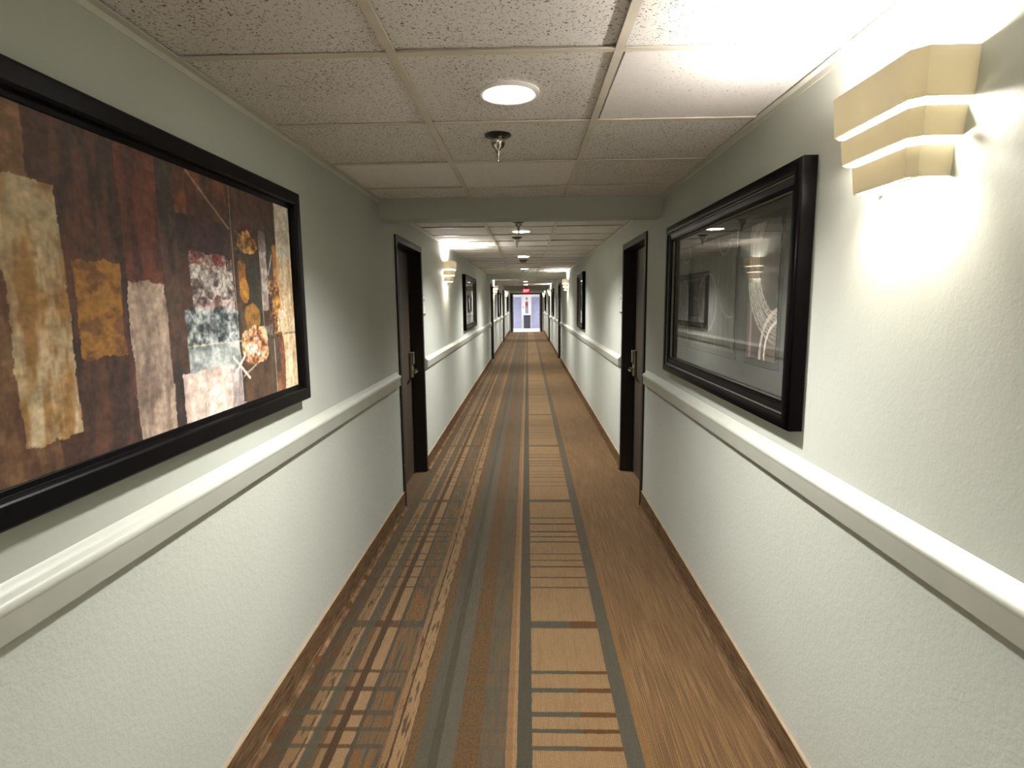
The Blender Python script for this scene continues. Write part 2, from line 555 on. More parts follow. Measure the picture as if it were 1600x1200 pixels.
for side, nm in ((-1, 'left'), (1, 'right')):
    bm = B()
    xa, xb = WX(side, 0), WX(side, -WT)
    y = YB
    for d in DOORS[side]:
        box(bm, xa, xb, y, d, 0, ZC + 0.06)
        box(bm, xa, xb, d, d + DOOR_W, DOOR_H, ZC + 0.06)
        y = d + DOOR_W
    box(bm, xa, xb, y, YE + 0.0, 0, ZC + 0.06)
    tag(obj('wall_' + nm, bm, M['wall']), 'sage painted wall along the %s side of the corridor' % nm, 'wall', kind='structure')
    # carpet baseboard
    bm = B()
    segs, y = [], YB
    for d in DOORS[side]:
        segs.append((y, d - 0.002)); y = d + DOOR_W + 0.002
    segs.append((y, YE - 0.06))
    for a, b in segs:
        prof = [(WX(side, 0.0), 0.0), (WX(side, 0.030), 0.0), (WX(side, 0.016), 0.012), (WX(side, 0.011), 0.03),
                (WX(side, 0.010), BASE - 0.003), (WX(side, 0.008), BASE), (WX(side, 0.0), BASE)]
        sweep_y(bm, prof, a, b)
    tag(obj('baseboard_' + nm, bm, M['cove']), 'brown streaked carpet baseboard at the foot of the %s wall' % nm, 'baseboard', kind='structure')
    # chair rail
    bm = B()
    y = YB
    segs = []
    for d in DOORS[side]:
        segs.append((y, d - 0.07)); y = d + DOOR_W + 0.07
    segs.append((y, YE - 0.1))
    for a, b in segs:
        prof = [(0.0, 0.966), (0.024, 0.966), (0.026, 0.969), (0.026, 1.016), (0.029, 1.021), (0.031, 1.028), (0.030, 1.036),
                (0.025, 1.042), (0.016, 1.046), (0.009, 1.052), (0.005, 1.060), (0.0, 1.066)]
        sweep_y(bm, [(WX(side, d_), z_) for d_, z_ in prof], a, b)
    tag(obj('trim_' + ('1' if side < 0 else '2'), bm, M['rail'], smooth=True),
        'pale moulded chair rail at waist height on the %s wall' % nm, 'chair rail', kind='structure')
    # wall angle at ceiling
    bm = B()
    bays = [YB] + [v for b in BEAMS for v in (b, b + BEAM_T)] + [YE]
    for a, b in zip(bays[::2], bays[1::2]):
        box(bm, WX(side, 0.0), WX(side, 0.022), a, b, ZC - 0.003, ZC + 0.001)
        box(bm, WX(side, 0.0), WX(side, 0.002), a, b, ZC - 0.022, ZC)
    tag(obj('trim_' + ('3' if side < 0 else '4'), bm, M['angle']), 'thin painted ceiling angle along the top of the %s wall' % nm, 'trim', kind='structure')

bm = B()
box(bm, XL - WT, XR + WT, YB - 0.12, YB, 0, ZC + 0.06)
tag(obj('wall_back', bm, M['wall']), 'sage wall closing the corridor behind the viewer', 'wall', kind='structure')

# ceiling: tiles and grid
GX = [-0.9697, -0.3601, 0.2495, 0.8591]
rows = []
bay_edges = list(zip(bays[::2], bays[1::2]))
phase = [1.6522, 5.265, 15.545, 25.2]
bmt, bmg = B(), B()
for (a, b), ph in zip(bay_edges, phase):
    k0 = math.floor((a - ph) / 0.6096) - 1
    ys = [ph + 0.6096 * k for k in range(k0, k0 + 80)]
    lines = [v for v in ys if a + 0.02 < v < b - 0.02]
    cuts = [a] + lines + [b]
    for ya, yb in zip(cuts, cuts[1:]):
        for xa, xb in zip(GX, GX[1:]):
            x0, x1 = max(xa, XL), min(xb, XR)
            if ya < -1.4:
                g = 0.0
            tz = [random.uniform(0.0, 0.004) for _ in range(4)]
            if random.random() < 0.25:
                e = random.randrange(4)
                tz[e] += random.uniform(0.003, 0.008); tz[(e + 1) % 4] += random.uniform(0.002, 0.006)
            g = random.uniform(0.001, 0.008)
            if abs(ya - 1.6522) < 0.01 and xa > 0.2:
                g = 0.021
            pts = [(x0 + g, ya + 0.004), (x1 - 0.004, ya + 0.004), (x1 - 0.004, yb - 0.004), (x0 + g, yb - 0.004)]
            lo = [bmt.verts.new((px, py, ZC + 0.003 + dz)) for (px, py), dz in zip(pts, tz)]
            hi = [bmt.verts.new((px, py, ZC + 0.019 + dz)) for (px, py), dz in zip(pts, tz)]
            bmt.faces.new(lo[::-1]); bmt.faces.new(hi)
            for i in range(4):
                j = (i + 1) % 4
                bmt.faces.new((lo[i], lo[j], hi[j], hi[i]))
    for v in lines:
        box(bmg, XL + 0.02, XR - 0.02, v - 0.012, v + 0.012, ZC - 0.0012, ZC + 0.002)
        box(bmg, XL, XR, v - 0.001, v + 0.001, ZC, ZC + 0.03)
    for v in GX[1:3]:
        box(bmg, v - 0.0125, v + 0.0125, a, b, ZC - 0.002, ZC + 0.002)
        box(bmg, v - 0.001, v + 0.001, a, b, ZC, ZC + 0.03)
ce = tag(obj('ceiling', bmt, M['ceil']), 'suspended ceiling of pitted mineral tiles', 'ceiling', kind='structure')
obj('ceiling_grid', bmg, M['grid'], ce, label='painted metal grid holding the ceiling tiles')
bm = B()
box(bm, XL - WT, XR + WT, YB - 0.1, YE, ZC + 0.06, ZC + 0.1)
tag(obj('ceiling_slab', bm, simple('slab', (60, 56, 50), 0.9, var=0.1)), 'dark slab hidden above the ceiling tiles', 'ceiling', kind='structure')

for i, (yb, word) in enumerate(zip(BEAMS, ('nearest the viewer, above the first pair of doors', 'in the middle of the corridor', 'far down the corridor by the exit sign'))):
    bm = B()
    box(bm, XL, XR, yb, yb + BEAM_T, (BEAM_Z, BEAM_Z, 2.045)[i], ZC + 0.05)
    tag(obj('ceiling_beam', bm, M['wall']), 'sage boxed beam dropping from the ceiling, ' + word, 'beam', kind='structure')

# ------------------------------------------------------------------ guest room doors
def make_door(side, y0, n, label):
    cx = WX(side, 0)
    root = thing('door_%d' % n, label, 'door', (cx, y0, 0), kind='structure')
    s = -side                                            # +d points into the corridor
    X = lambda d: s * d
    f = 0.05
    bm = B()
    for a, b in ((0, f), (DOOR_W - f, DOOR_W)):
        box(bm, X(-WT), X(0.013), a, b, 0, DOOR_H)
    box(bm, X(-WT), X(0.013), f, DOOR_W - f, DOOR_H - f, DOOR_H)
    # stop behind the leaf
    box(bm, X(-0.158), X(-0.148), f, f + 0.015, 0, DOOR_H - f)
    box(bm, X(-0.158), X(-0.148), DOOR_W - f - 0.015, DOOR_W - f, 0, DOOR_H - f)
    box(bm, X(-0.158), X(-0.148), f, DOOR_W - f, DOOR_H - f - 0.015, DOOR_H - f)
    obj('door_frame', bm, M['doorframe'], root, bevel=0.003, label='dark brown metal frame')
    bm = B()
    box(bm, X(-0.146), X(-0.102), f + 0.003, DOOR_W - f - 0.003, 0.008, DOOR_H - f - 0.003)
    leaf = obj('door_leaf', bm, M['leaf'], root, bevel=0.002, label='dark brown flush door leaf')
    # card lock near the far edge
    ly = DOOR_W - f - 0.075
    bm = B()
    box(bm, X(-0.102), X(-0.075), ly - 0.034, ly + 0.034, 0.90, 1.13)
    box(bm, X(-0.075), X(-0.062), ly - 0.026, ly + 0.026, 1.02, 1.125)
    lock = obj('card_lock', bm, simple('lock_metal', (132, 124, 110), 0.35, 0.7, var=0.08), root, bevel=0.008, label='metal card lock')
    bm = B()
    lathe(bm, [(0.022, 0), (0.022, 0.008), (0.012, 0.012), (0.012, 0.045)], (X(-0.075), ly, 0.965), 16, 'X') if s > 0 else \
        lathe(bm, [(0.022, 0), (0.022, -0.008), (0.012, -0.012), (0.012, -0.045)], (X(-0.075), ly, 0.965), 16, 'X')
    tube(bm, [(X(-0.036), ly, 0.965), (X(-0.030), ly - 0.03, 0.965), (X(-0.030), ly - 0.09, 0.962), (X(-0.036), ly - 0.118, 0.955)], 0.0095)
    obj('lever_handle', bm, M['chrome'], lock, smooth=True, label='chrome lever handle')
    bm = B()
    box(bm, X(-0.064), X(-0.055), ly - 0.024, ly + 0.024, 1.105, 1.138)
    obj('card_slot', bm, M['chrome'], lock, bevel=0.004, label='bright card slot cap')
    bm = B()
    pz = 1.42
    if s > 0:
        lathe(bm, [(0.012, 0), (0.012, 0.004), (0.006, 0.006)], (X(-0.102), DOOR_W / 2, pz), 14, 'X')
    else:
        lathe(bm, [(0.012, 0), (0.012, -0.004), (0.006, -0.006)], (X(-0.102), DOOR_W / 2, pz), 14, 'X')
    obj('peephole', bm, M['chrome'], root, smooth=True)
    return root


dl = {-1: ['dark brown guest room door in the left wall, nearest the viewer',
           'dark brown guest room door in the left wall just past the middle beam',
           'dark brown guest room door in the left wall nearest the exit sign'],
      1: ['dark brown guest room door in the right wall, nearest the viewer',
          'dark brown guest room door in the right wall just past the middle beam',
          'dark brown guest room door in the right wall nearest the exit sign']}
n = 1
for side in (-1, 1):
    for k, y0 in enumerate(DOORS[side]):
        make_door(side, y0, n, dl[side][k])
        n += 1

# room signs beside each door
def room_sign(side, y0, z, label):
    s = -side
    root = thing('room_sign', label, 'sign', (WX(side, 0), y0, z), 'room signs beside the guest doors')
    bm = B(); box(bm, 0, s * 0.008, 0, 0.10, 0.10, 0.17)
    a = obj('number_plate', bm, M['sign'], root, bevel=0.002)
    bm = B(); box(bm, s * 0.008, s * 0.0095, 0.035, 0.065, 0.122, 0.150)
    obj('arrow_mark', bm, M['signmark'], a)
    bm = B(); box(bm, 0, s * 0.008, 0, 0.10, 0.0, 0.094)
    b = obj('lower_plate', bm, M['sign'], root, bevel=0.002)
    bm = B(); box(bm, s * 0.008, s * 0.011, 0.0, 0.10, 0.0, 0.014)
    obj('dark_edge', bm, M['signmark'], b)
    return root


sl = {-1: 'on left wall', 1: 'on right wall'}
for side in (-1, 1):
    for k, y0 in enumerate(DOORS[side]):
        w = ('just past the nearest dark door', 'past the dark door behind the middle beam', 'just past the last dark door')[k]
        room_sign(side, y0 + DOOR_W + 0.025, 1.455, 'small pale room sign %s %s' % (sl[side], w))

# ------------------------------------------------------------------ sconces
def make_sconce(side, y, label):
    s = -side
    root = thing('wall_sconce', label, 'wall lamp', (WX(side, 0), y, 1.80), 'tiered wall sconces along the corridor')
    bm = B(); box(bm, 0, s * 0.006, -0.06, 0.06, 0.03, 0.19)
    obj('back_plate', bm, M['white'], root)

    def tier(w, d, z0, z1, flare):
        bm = B()
        th = 0.005
        def ring(w_, d_, z):
            return [(0.0, -w_ / 2, z), (d_ * 0.8, -w_ / 2, z), (d_, -w_ / 2 + d_ * 0.2, z), (d_, w_ / 2 - d_ * 0.2, z), (d_ * 0.8, w_ / 2, z), (0.0, w_ / 2, z)]
        o0, o1 = ring(w - flare, d - flare / 2, z0), ring(w, d, z1)
        i0, i1 = ring(w - flare - 2 * th, d - flare / 2 - th, z0), ring(w - 2 * th, d - th, z1)
        V = lambda r: [bm.verts.new((s * p[0], p[1], p[2])) for p in r]
        o0, o1, i0, i1 = V(o0), V(o1), V(i0), V(i1)
        for k in range(5):
            bm.faces.new((o0[k], o0[k + 1], o1[k + 1], o1[k]))
            bm.faces.new((i0[k], i1[k], i1[k + 1], i0[k + 1]))
            bm.faces.new((o1[k], o1[k + 1], i1[k + 1], i1[k]))
            bm.faces.new((o0[k], i0[k], i0[k + 1], o0[k + 1]))
        for k in (0, 5):
            bm.faces.new((o0[k], o1[k], i1[k], i0[k]))
        obj('shade_tier', bm, M['shade'], root)
    tier(0.330, 0.120, 0.150, 0.240, 0.012)
    tier(0.290, 0.104, 0.082, 0.138, 0.010)
    tier(0.235, 0.086, 0.010, 0.070, 0.010)
    bm = B()
    tube(bm, [(s * 0.058, -0.10, 0.205), (s * 0.058, 0.10, 0.205)], 0.030, 20)
    obj('lamp_bulb', bm, M['bulb'], root, smooth=True)
    bm = B()
    tube(bm, [(s * 0.045, -0.05, 0.06), (s * 0.045, 0.05, 0.06)], 0.014)
    obj('lamp_bulb', bm, M['bulblow'], root, smooth=True)
    return root


SCONCES = {-1: [(6.83, 'white tiered sconce on the left wall between the nearest left door and a dark picture'),
                (16.66, 'white tiered sconce on the left wall past the middle beam'),
                (25.4, 'white tiered sconce on the left wall nearest the corridor end'),
                (-0.75, 'unseen tiered sconce added on the left wall behind the viewer for its light')],  # last one is added out of view to brighten the near ceiling
           1: [(1.36, 'white tiered sconce on the right wall this side of the big framed picture'),
               (12.5, 'white tiered sconce on the right wall just before the middle beam'),
               (21.75, 'white tiered sconce on the right wall just before the last door'),
               (29.2, 'white tiered sconce on the right wall nearest the corridor end')]}
first = {}
for side in (-1, 1):
    for y, lab in SCONCES[side]:
        if side not in first:
            first[side] = make_sconce(side, y, lab)
        else:
            copy_tree(first[side], (WX(side, 0), y, 1.80), lab)

# ------------------------------------------------------------------ downlights
def make_downlight(x, y, label, lens='lens', z=ZC):
    root = thing('ceiling_downlight', label, 'ceiling light', (x, y, z), 'round ceiling downlights')
    bm = B()
    R, seg = 0.098, 48
    prof = [(0.080, 0.004), (0.080, -0.004), (0.085, -0.008), (0.092, -0.008), (0.098, -0.002), (0.098, 0.004)]
    rings = [[bm.verts.new((r * math.cos(2 * math.pi * i / seg), r * math.sin(2 * math.pi * i / seg), h)) for i in range(seg)] for r, h in prof]
    rings.append(rings[0])
    for a, b in zip(rings, rings[1:]):
        for i in range(seg):
            j = (i + 1) % seg
            bm.faces.new((a[i], a[j], b[j], b[i]))
    obj('trim_ring', bm, M['white'], root, smooth=True)
    bm = B()
    lathe(bm, [(0.0795, 0.004), (0.0795, -0.005), (0.06, -0.0085), (0.03, -0.0100), (0.004, -0.0105)], (0, 0, 0), 48)
    obj('lamp_lens', bm, M[lens], root, smooth=True)
    ld = bpy.data.lights.new('downlight_lamp', 'SPOT')
    ld.energy = SPOT_W if lens == 'lens' else LOBBY_FILL_W
    ld.color = (1.0, 0.975, 0.945) if lens == 'lens' else (0.95, 0.96, 1.0)
    ld.spot_size = math.radians(140)
    ld.spot_blend = 1.0
    ld.shadow_soft_size = 0.07
    lo = bpy.data.objects.new('downlight_lamp', ld)
    COL.objects.link(lo)
    lo.parent = root
    lo.location = (0, 0, -0.03)
    return root


DL = [(1.957, 'round glowing downlight in the ceiling nearest the viewer'),
      (5.57, 'round glowing downlight just beyond the nearest beam'),
      (8.62, 'round glowing downlight, second one beyond the nearest beam'),
      (11.67, 'round glowing downlight just before the middle beam'),
      (15.85, 'round glowing downlight just behind the middle beam'),
      (18.85, 'round glowing downlight halfway between the middle and far beams'),
      (21.85, 'round glowing downlight just before the exit sign'),
      (25.8, 'round glowing downlight just behind the far beam'),
      (28.8, 'round glowing downlight just before the open end doorway'),
      (-1.09, 'unseen round downlight added behind the viewer for its light')]  # extra unseen lamp, put in to light the near end
d0 = None
for y, lab in DL:
    if d0 is None:
        d0 = make_downlight(-0.055, y, lab)
    else:
        copy_tree(d0, (-0.055, y, ZC), lab)

# ------------------------------------------------------------------ sprinklers, smoke detector
def make_sprinkler(x, y, label):
    root = thing('fire_sprinkler', label, 'sprinkler', (x, y, ZC + 0.003), 'pendent sprinklers along the ceiling')
    bm = B()
    lathe(bm, [(0.053, 0.0), (0.054, -0.005), (0.042, -0.012), (0.022, -0.016)], seg=28)
    obj('escutcheon', bm, M['darkmetal'], root, smooth=True)
    bm = B()
    lathe(bm, [(0.026, -0.012), (0.030, -0.024), (0.029, -0.036), (0.022, -0.048), (0.013, -0.055), (0.009, -0.064), (0.005, -0.084), (0.004, -0.098)], seg=22)
    tube(bm, [(0.011, 0, -0.052), (0.009, 0, -0.076), (0.003, 0, -0.099)], 0.0017, 6)
    tube(bm, [(-0.011, 0, -0.052), (-0.009, 0, -0.076), (-0.003, 0, -0.099)], 0.0017, 6)
    obj('sprinkler_body', bm, M['chrome'], root, smooth=True)
    bm = B()
    lathe(bm, [(0.004, -0.098), (0.012, -0.102), (0.012, -0.1035), (0.003, -0.106)], seg=20)
    obj('deflector', bm, M['chrome'], root, smooth=True)
    return root


sp0 = make_sprinkler(-0.114, 2.43, 'metal pendent sprinkler beside the nearest downlight')
for y, x, lab in ((4.92, -0.07, 'metal pendent sprinkler just behind the nearest beam'),
                  (6.12, -0.105, 'metal pendent sprinkler just past the first downlight beyond the beam'),
                  (12.15, -0.07, 'metal pendent sprinkler just before the middle beam')):
    copy_tree(sp0, (x, y, ZC + 0.003), lab)


def make_detector(x, y, m, label):
    root = thing('smoke_detector', label, 'smoke detector', (x, y, ZC + 0.003))
    bm = B()
    lathe(bm, [(0.066, 0.0), (0.068, -0.010), (0.064, -0.018)], seg=28)
    obj('mounting_base', bm, m, root, smooth=True)
    bm = B()
    lathe(bm, [(0.054, -0.016), (0.052, -0.030), (0.040, -0.042), (0.012, -0.046)], seg=28)
    obj('sensor_head', bm, m, root, smooth=True)
    return root


make_detector(-0.06, 9.3, M['brass'], 'brownish round smoke detector just behind a downlight')
make_detector(-0.05, 22.9, M['white'], 'white round smoke detector on the ceiling before the exit sign')

# ------------------------------------------------------------------ pictures
def frame_sweep(bm, s, y0, y1, z0, z1, prof):
    """prof: closed list of (inset, depth); s: sign of +x out of the wall"""
    rings = []
    for ins, d in prof:
        rings.append([bm.verts.new(p) for p in ((s * d, y0 + ins, z0 + ins), (s * d, y1 - ins, z0 + ins), (s * d, y1 - ins, z1 - ins), (s * d, y0 + ins, z1 - ins))])
    rings.append(rings[0])
    for a, b in zip(rings, rings[1:]):
        for i in range(4):
            j = (i + 1) % 4
            bm.faces.new((a[i], a[j], b[j], b[i]))


def canvas(name, s, d, y0, y1, z0, z1, arr, parent, label=None, th=0.003):
    """flat sheet with a colour per vertex; arr[row from bottom][col along y]"""
    h, w, _ = arr.shape
    ys = np.linspace(y0, y1, w)
    zs = np.linspace(z0, z1, h)
    yy, zz = np.meshgrid(ys, zs)
    co = np.stack([np.full(yy.size, s * d), yy.ravel(), zz.ravel()], 1)
    idx = np.arange(h * w).reshape(h, w)
    q = np.stack([idx[:-1, :-1], idx[:-1, 1:], idx[1:, 1:], idx[1:, :-1]], -1).reshape(-1, 4)
    if s < 0:
        q = q[:, ::-1]
    # back of the sheet
    nb = h * w
    back = np.array([(s * (d - th), y0, z0), (s * (d - th), y1, z0), (s * (d - th), y1, z1), (s * (d - th), y0, z1)])
    co = np.concatenate([co, back])
    faces = [tuple(r) for r in q.tolist()] + [(nb, nb + 3, nb + 2, nb + 1) if s > 0 else (nb, nb + 1, nb + 2, nb + 3)]
    me = bpy.data.meshes.new(name)
    me.from_pydata(co.tolist(), [], faces)
    at = me.color_attributes.new('paint', 'FLOAT_COLOR', 'POINT')
    c = np.ones((len(co), 4), dtype=np.float32)
    c[:nb, :3] = arr.reshape(-1, 3)
    at.data.foreach_set('color', c.ravel())
    me.materials.append(M['art'])
    o = bpy.data.objects.new(name, me)
    COL.objects.link(o)
    o.parent = parent
    if label:
        o['label'] = label
    return o


def L(c):
    return np.array(lin(c), dtype=np.float32)


def smooth_noise(h, w, fy, fx, seed):
    r = np.random.default_rng(seed)
    gh, gw = max(2, int(fy) + 2), max(2, int(fx) + 2)
    g = r.random((gh, gw))
    yi = np.linspace(0, gh - 1.001, h); xi = np.linspace(0, gw - 1.001, w)
    y0 = yi.astype(int); x0 = xi.astype(int)
    ty = (yi - y0)[:, None]; tx = (xi - x0)[None, :]
    ty = ty * ty * (3 - 2 * ty); tx = tx * tx * (3 - 2 * tx)
    a = g[np.ix_(y0, x0)]; b = g[np.ix_(y0, x0 + 1)]; c = g[np.ix_(y0 + 1, x0)]; d = g[np.ix_(y0 + 1, x0 + 1)]
    return (a * (1 - tx) + b * tx) * (1 - ty) + (c * (1 - tx) + d * tx) * ty


def fractal(h, w, fy, fx, seed, octs=4):
    out = np.zeros((h, w)); a, tot = 1.0, 0.0
    for k in range(octs):
        out += a * smooth_noise(h, w, fy * 2 ** k, fx * 2 ** k, seed + 50 * k); tot += a; a *= .62
    out /= tot
    return np.clip((out - .5) * 1.7 + .5, 0, 1)


def art_left(y0, y1, z0, z1, h=260, w=500):
    A = np.zeros((h, w, 3), dtype=np.float32)
    Y = np.linspace(y0, y1, w)[None, :] * np.ones((h, 1))
    Z = np.linspace(z0, z1, h)[:, None] * np.ones((1, w))
    n1 = fractal(h, w, 5, 40, 1, 4); n2 = fractal(h, w, 26, 40, 2, 4)
    n4 = fractal(h, w, 9, 14, 4, 5)
    A[:] = L((74, 50, 38))
    Yw = Y + (n4 - .5) * 0.016
    Zw = Z + (n2 - .5) * 0.016

    def rect(ya, yb, za, zb, c, c2=None, nn=None, k=1.0):
        m = (Yw >= ya) & (Yw < yb) & (Zw >= za) & (Zw < zb)
        col = np.broadcast_to(L(c), A.shape)
        if c2 is not None:
            f = np.clip((nn - .3) / .4, 0, 1)[..., None]
            col = L(c) * (1 - f) + L(c2) * f
        A[m] = A[m] * (1 - k) + col[m] * k

    def blob(yc, zc, ry, rz, c, c2, nn, power=2):
        r = (np.abs((Yw - yc) / ry) ** power + np.abs((Zw - zc) / rz) ** power) + (n2 - .5) * .35
        m = r < 1
        f = np.clip((nn - .3) / .4, 0, 1)[..., None]
        col = L(c) * (1 - f) + L(c2) * f
        A[m] = col[m]

    def line(a, b, wd, c, k=1.0):
        ax, ay = a; bx, by = b
        t = np.clip(((Y - ax) * (bx - ax) + (Z - ay) * (by - ay)) / ((bx - ax) ** 2 + (by - ay) ** 2), 0, 1)
        dd = np.hypot(Y - (ax + t * (bx - ax)), Z - (ay + t * (by - ay)))
        m = dd < wd
        A[m] = A[m] * (1 - k) + L(c) * k

    # the part of the painting nearer the viewer
    rect(0.8, 1.10, z0, z1, (128, 96, 66), (88, 60, 44), n1)
    rect(1.02, 1.16, 1.30, 1.80, (206, 186, 150), (160, 120, 70), n1)
    rect(1.16, 1.34, z0, z1, (58, 44, 38), (92, 60, 46), n1)
    rect(1.18, 1.32, 1.45, 1.66, (168, 120, 56), (110, 74, 40), n2)
    rect(1.34, 1.48, z0, 1.62, (182, 160, 140), (132, 112, 100), n1)
    rect(1.34, 1.50, 1.62, z1, (104, 60, 44), (70, 44, 36), n1)
    rect(1.48, 1.56, z0, z1, (52, 46, 42), (84, 62, 50), n1)
    # upper left rust block, dark block, lace square
    rect(1.56, 1.83, 1.80, z1, (112, 68, 44), (66, 44, 36), n1)
    rect(1.56, 1.83, 1.70, 1.81, (46, 34, 32), (60, 42, 40), n1)
    rect(1.60, 1.835, 1.575, 1.705, (190, 180, 168), (92, 80, 74), n2)
    rect(1.60, 1.80, 1.675, 1.712, (120, 60, 56), (170, 150, 140), n2)
    rect(1.60, 1.83, 1.545, 1.585, (104, 70, 66), (160, 146, 138), n2)
    # teal grey square, pale blue, pink whites at the bottom
    rect(1.56, 1.85, 1.445, 1.552, (70, 78, 78), (150, 156, 152), n2)
    rect(1.56, 1.86, 1.36, 1.45, (110, 120, 116), (196, 200, 194), n4)
    rect(1.52, 1.80, z0, 1.375, (206, 180, 164), (228, 212, 198), n1)
    rect(1.78, 1.865, z0, 1.36, (150, 138, 136), (190, 174, 166), n1)
    # brown top, red touch
    rect(1.835, 2.17, 1.76, z1, (84, 60, 50), (62, 44, 38), n1)
    rect(1.90, 1.97, 1.785, 1.83, (110, 44, 46), (70, 40, 40), n4)
    # dark central column
    rect(1.85, 2.03, 1.24, 1.80, (52, 42, 34), (74, 58, 44), n1)
    rect(1.95, 2.03, 1.46, 1.72, (46, 46, 36), (66, 60, 46), n1)
    blob(1.945, 1.765, 0.075, 0.036, (186, 140, 80), (112, 76, 40), n2)
    rect(1.875, 1.925, 1.60, 1.70, (150, 96, 48), (96, 62, 36), n2)
    blob(1.905, 1.607, 0.034, 0.035, (196, 142, 58), (140, 94, 40), n2)
    blob(1.945, 1.515, 0.050, 0.050, (156, 112, 50), (110, 78, 38), n2, 3)
    # white-grey strip, dark green strip, rust and gold strips
    rect(2.035, 2.085, 1.745, 1.82, (150, 140, 132), (110, 98, 92), n2)
    rect(2.03, 2.08, 1.545, 1.745, (196, 186, 176), (138, 122, 114), n2)
    rect(2.085, 2.125, 1.63, 1.86, (58, 58, 50), (76, 72, 62), n1)
    rect(2.085, 2.135, 1.53, 1.655, (186, 150, 96), (96, 66, 44), n2)
    rect(2.13, 2.17, 1.60, 1.78, (196, 146, 84), (140, 88, 50), n2)
    rect(2.075, 2.10, 1.48, 1.60, (96, 66, 48), (70, 52, 42), n1)
    rect(2.12, 2.17, 1.44, 1.62, (206, 150, 78), (120, 76, 44), n2)
    # cream field on the far side
    rect(2.17, 2.40, z0, z1, (222, 206, 172), (196, 160, 116), n1)
    rect(2.17, 2.40, 1.74, z1, (226, 218, 200), (206, 194, 168), n1)
    blob(2.19, 1.49, 0.045, 0.06, (236, 230, 214), (214, 190, 150), n4)
    # grey square and lower dark bands
    rect(2.00, 2.10, 1.44, 1.49, (120, 114, 104), (70, 64, 58), n2)
    rect(2.05, 2.17, z0, 1.455, (62, 56, 46), (80, 66, 52), n1)
    rect(2.145, 2.185, z0, 1.46, (96, 54, 42), (130, 84, 60), n1)
    rect(2.11, 2.18, z0, 1.31, (140, 96, 66), (110, 70, 48), n1)
    rect(1.87, 2.06, z0, 1.37, (62, 50, 38), (84, 62, 42), n1)
    blob(1.96, 1.425, 0.095, 0.062, (222, 186, 140), (128, 72, 44), n2, 3)
    blob(1.955, 1.42, 0.055, 0.034, (238, 226, 210), (190, 130, 84), n2)
    for a, b in (((1.845, 1.94), (1.845, 1.24)), ((2.03, 1.80), (2.03, 1.46)), ((2.17, 1.94), (2.17, 1.62)), ((1.56, 1.45), (1.86, 1.447)), ((2.105, 1.44), (2.105, 1.24))):
        line(a, b, 0.0025, (206, 190, 166), .55)
    line((1.80, 1.40), (1.90, 1.32), .005, (232, 224, 212), .8)
    line((1.88, 1.40), (1.80, 1.34), .005, (226, 214, 200), .8)
    line((1.86, 1.33), (1.95, 1.36), .003, (200, 180, 150), .7)
    line((2.09, 1.67), (2.125, 1.74), .003, (206, 196, 186), .7)
    line((2.19, 1.452), (2.31, 1.455), .004, (96, 76, 56), .7)
    line((1.62, 1.93), (1.83, 1.80), .004, (170, 150, 130), .6)
    fine = fractal(h, w, 70, 110, 9, 2)
    tex = ((Yw > 1.60) & (Yw < 1.835) & (Zw > 1.545) & (Zw < 1.71)) | (np.hypot((Yw - 1.96) / .1, (Zw - 1.425) / .066) < 1) | ((Yw > 1.56) & (Yw < 1.85) & (Zw > 1.445) & (Zw < 1.55))
    tex |= ((Yw > 2.085) & (Yw < 2.17) & (Zw > 1.44) & (Zw < 1.655)) | ((Yw > 1.86) & (Yw < 2.02) & (Zw > 1.725) & (Zw < 1.81))
    f = np.where(tex, 0.35 + 1.3 * fine, 0.8 + 0.4 * fine)
    A = (A * 0.86 + 0.008) * f[..., None] * (0.76 + 0.48 * n2)[..., None]
    return np.clip(A, 0, 1)


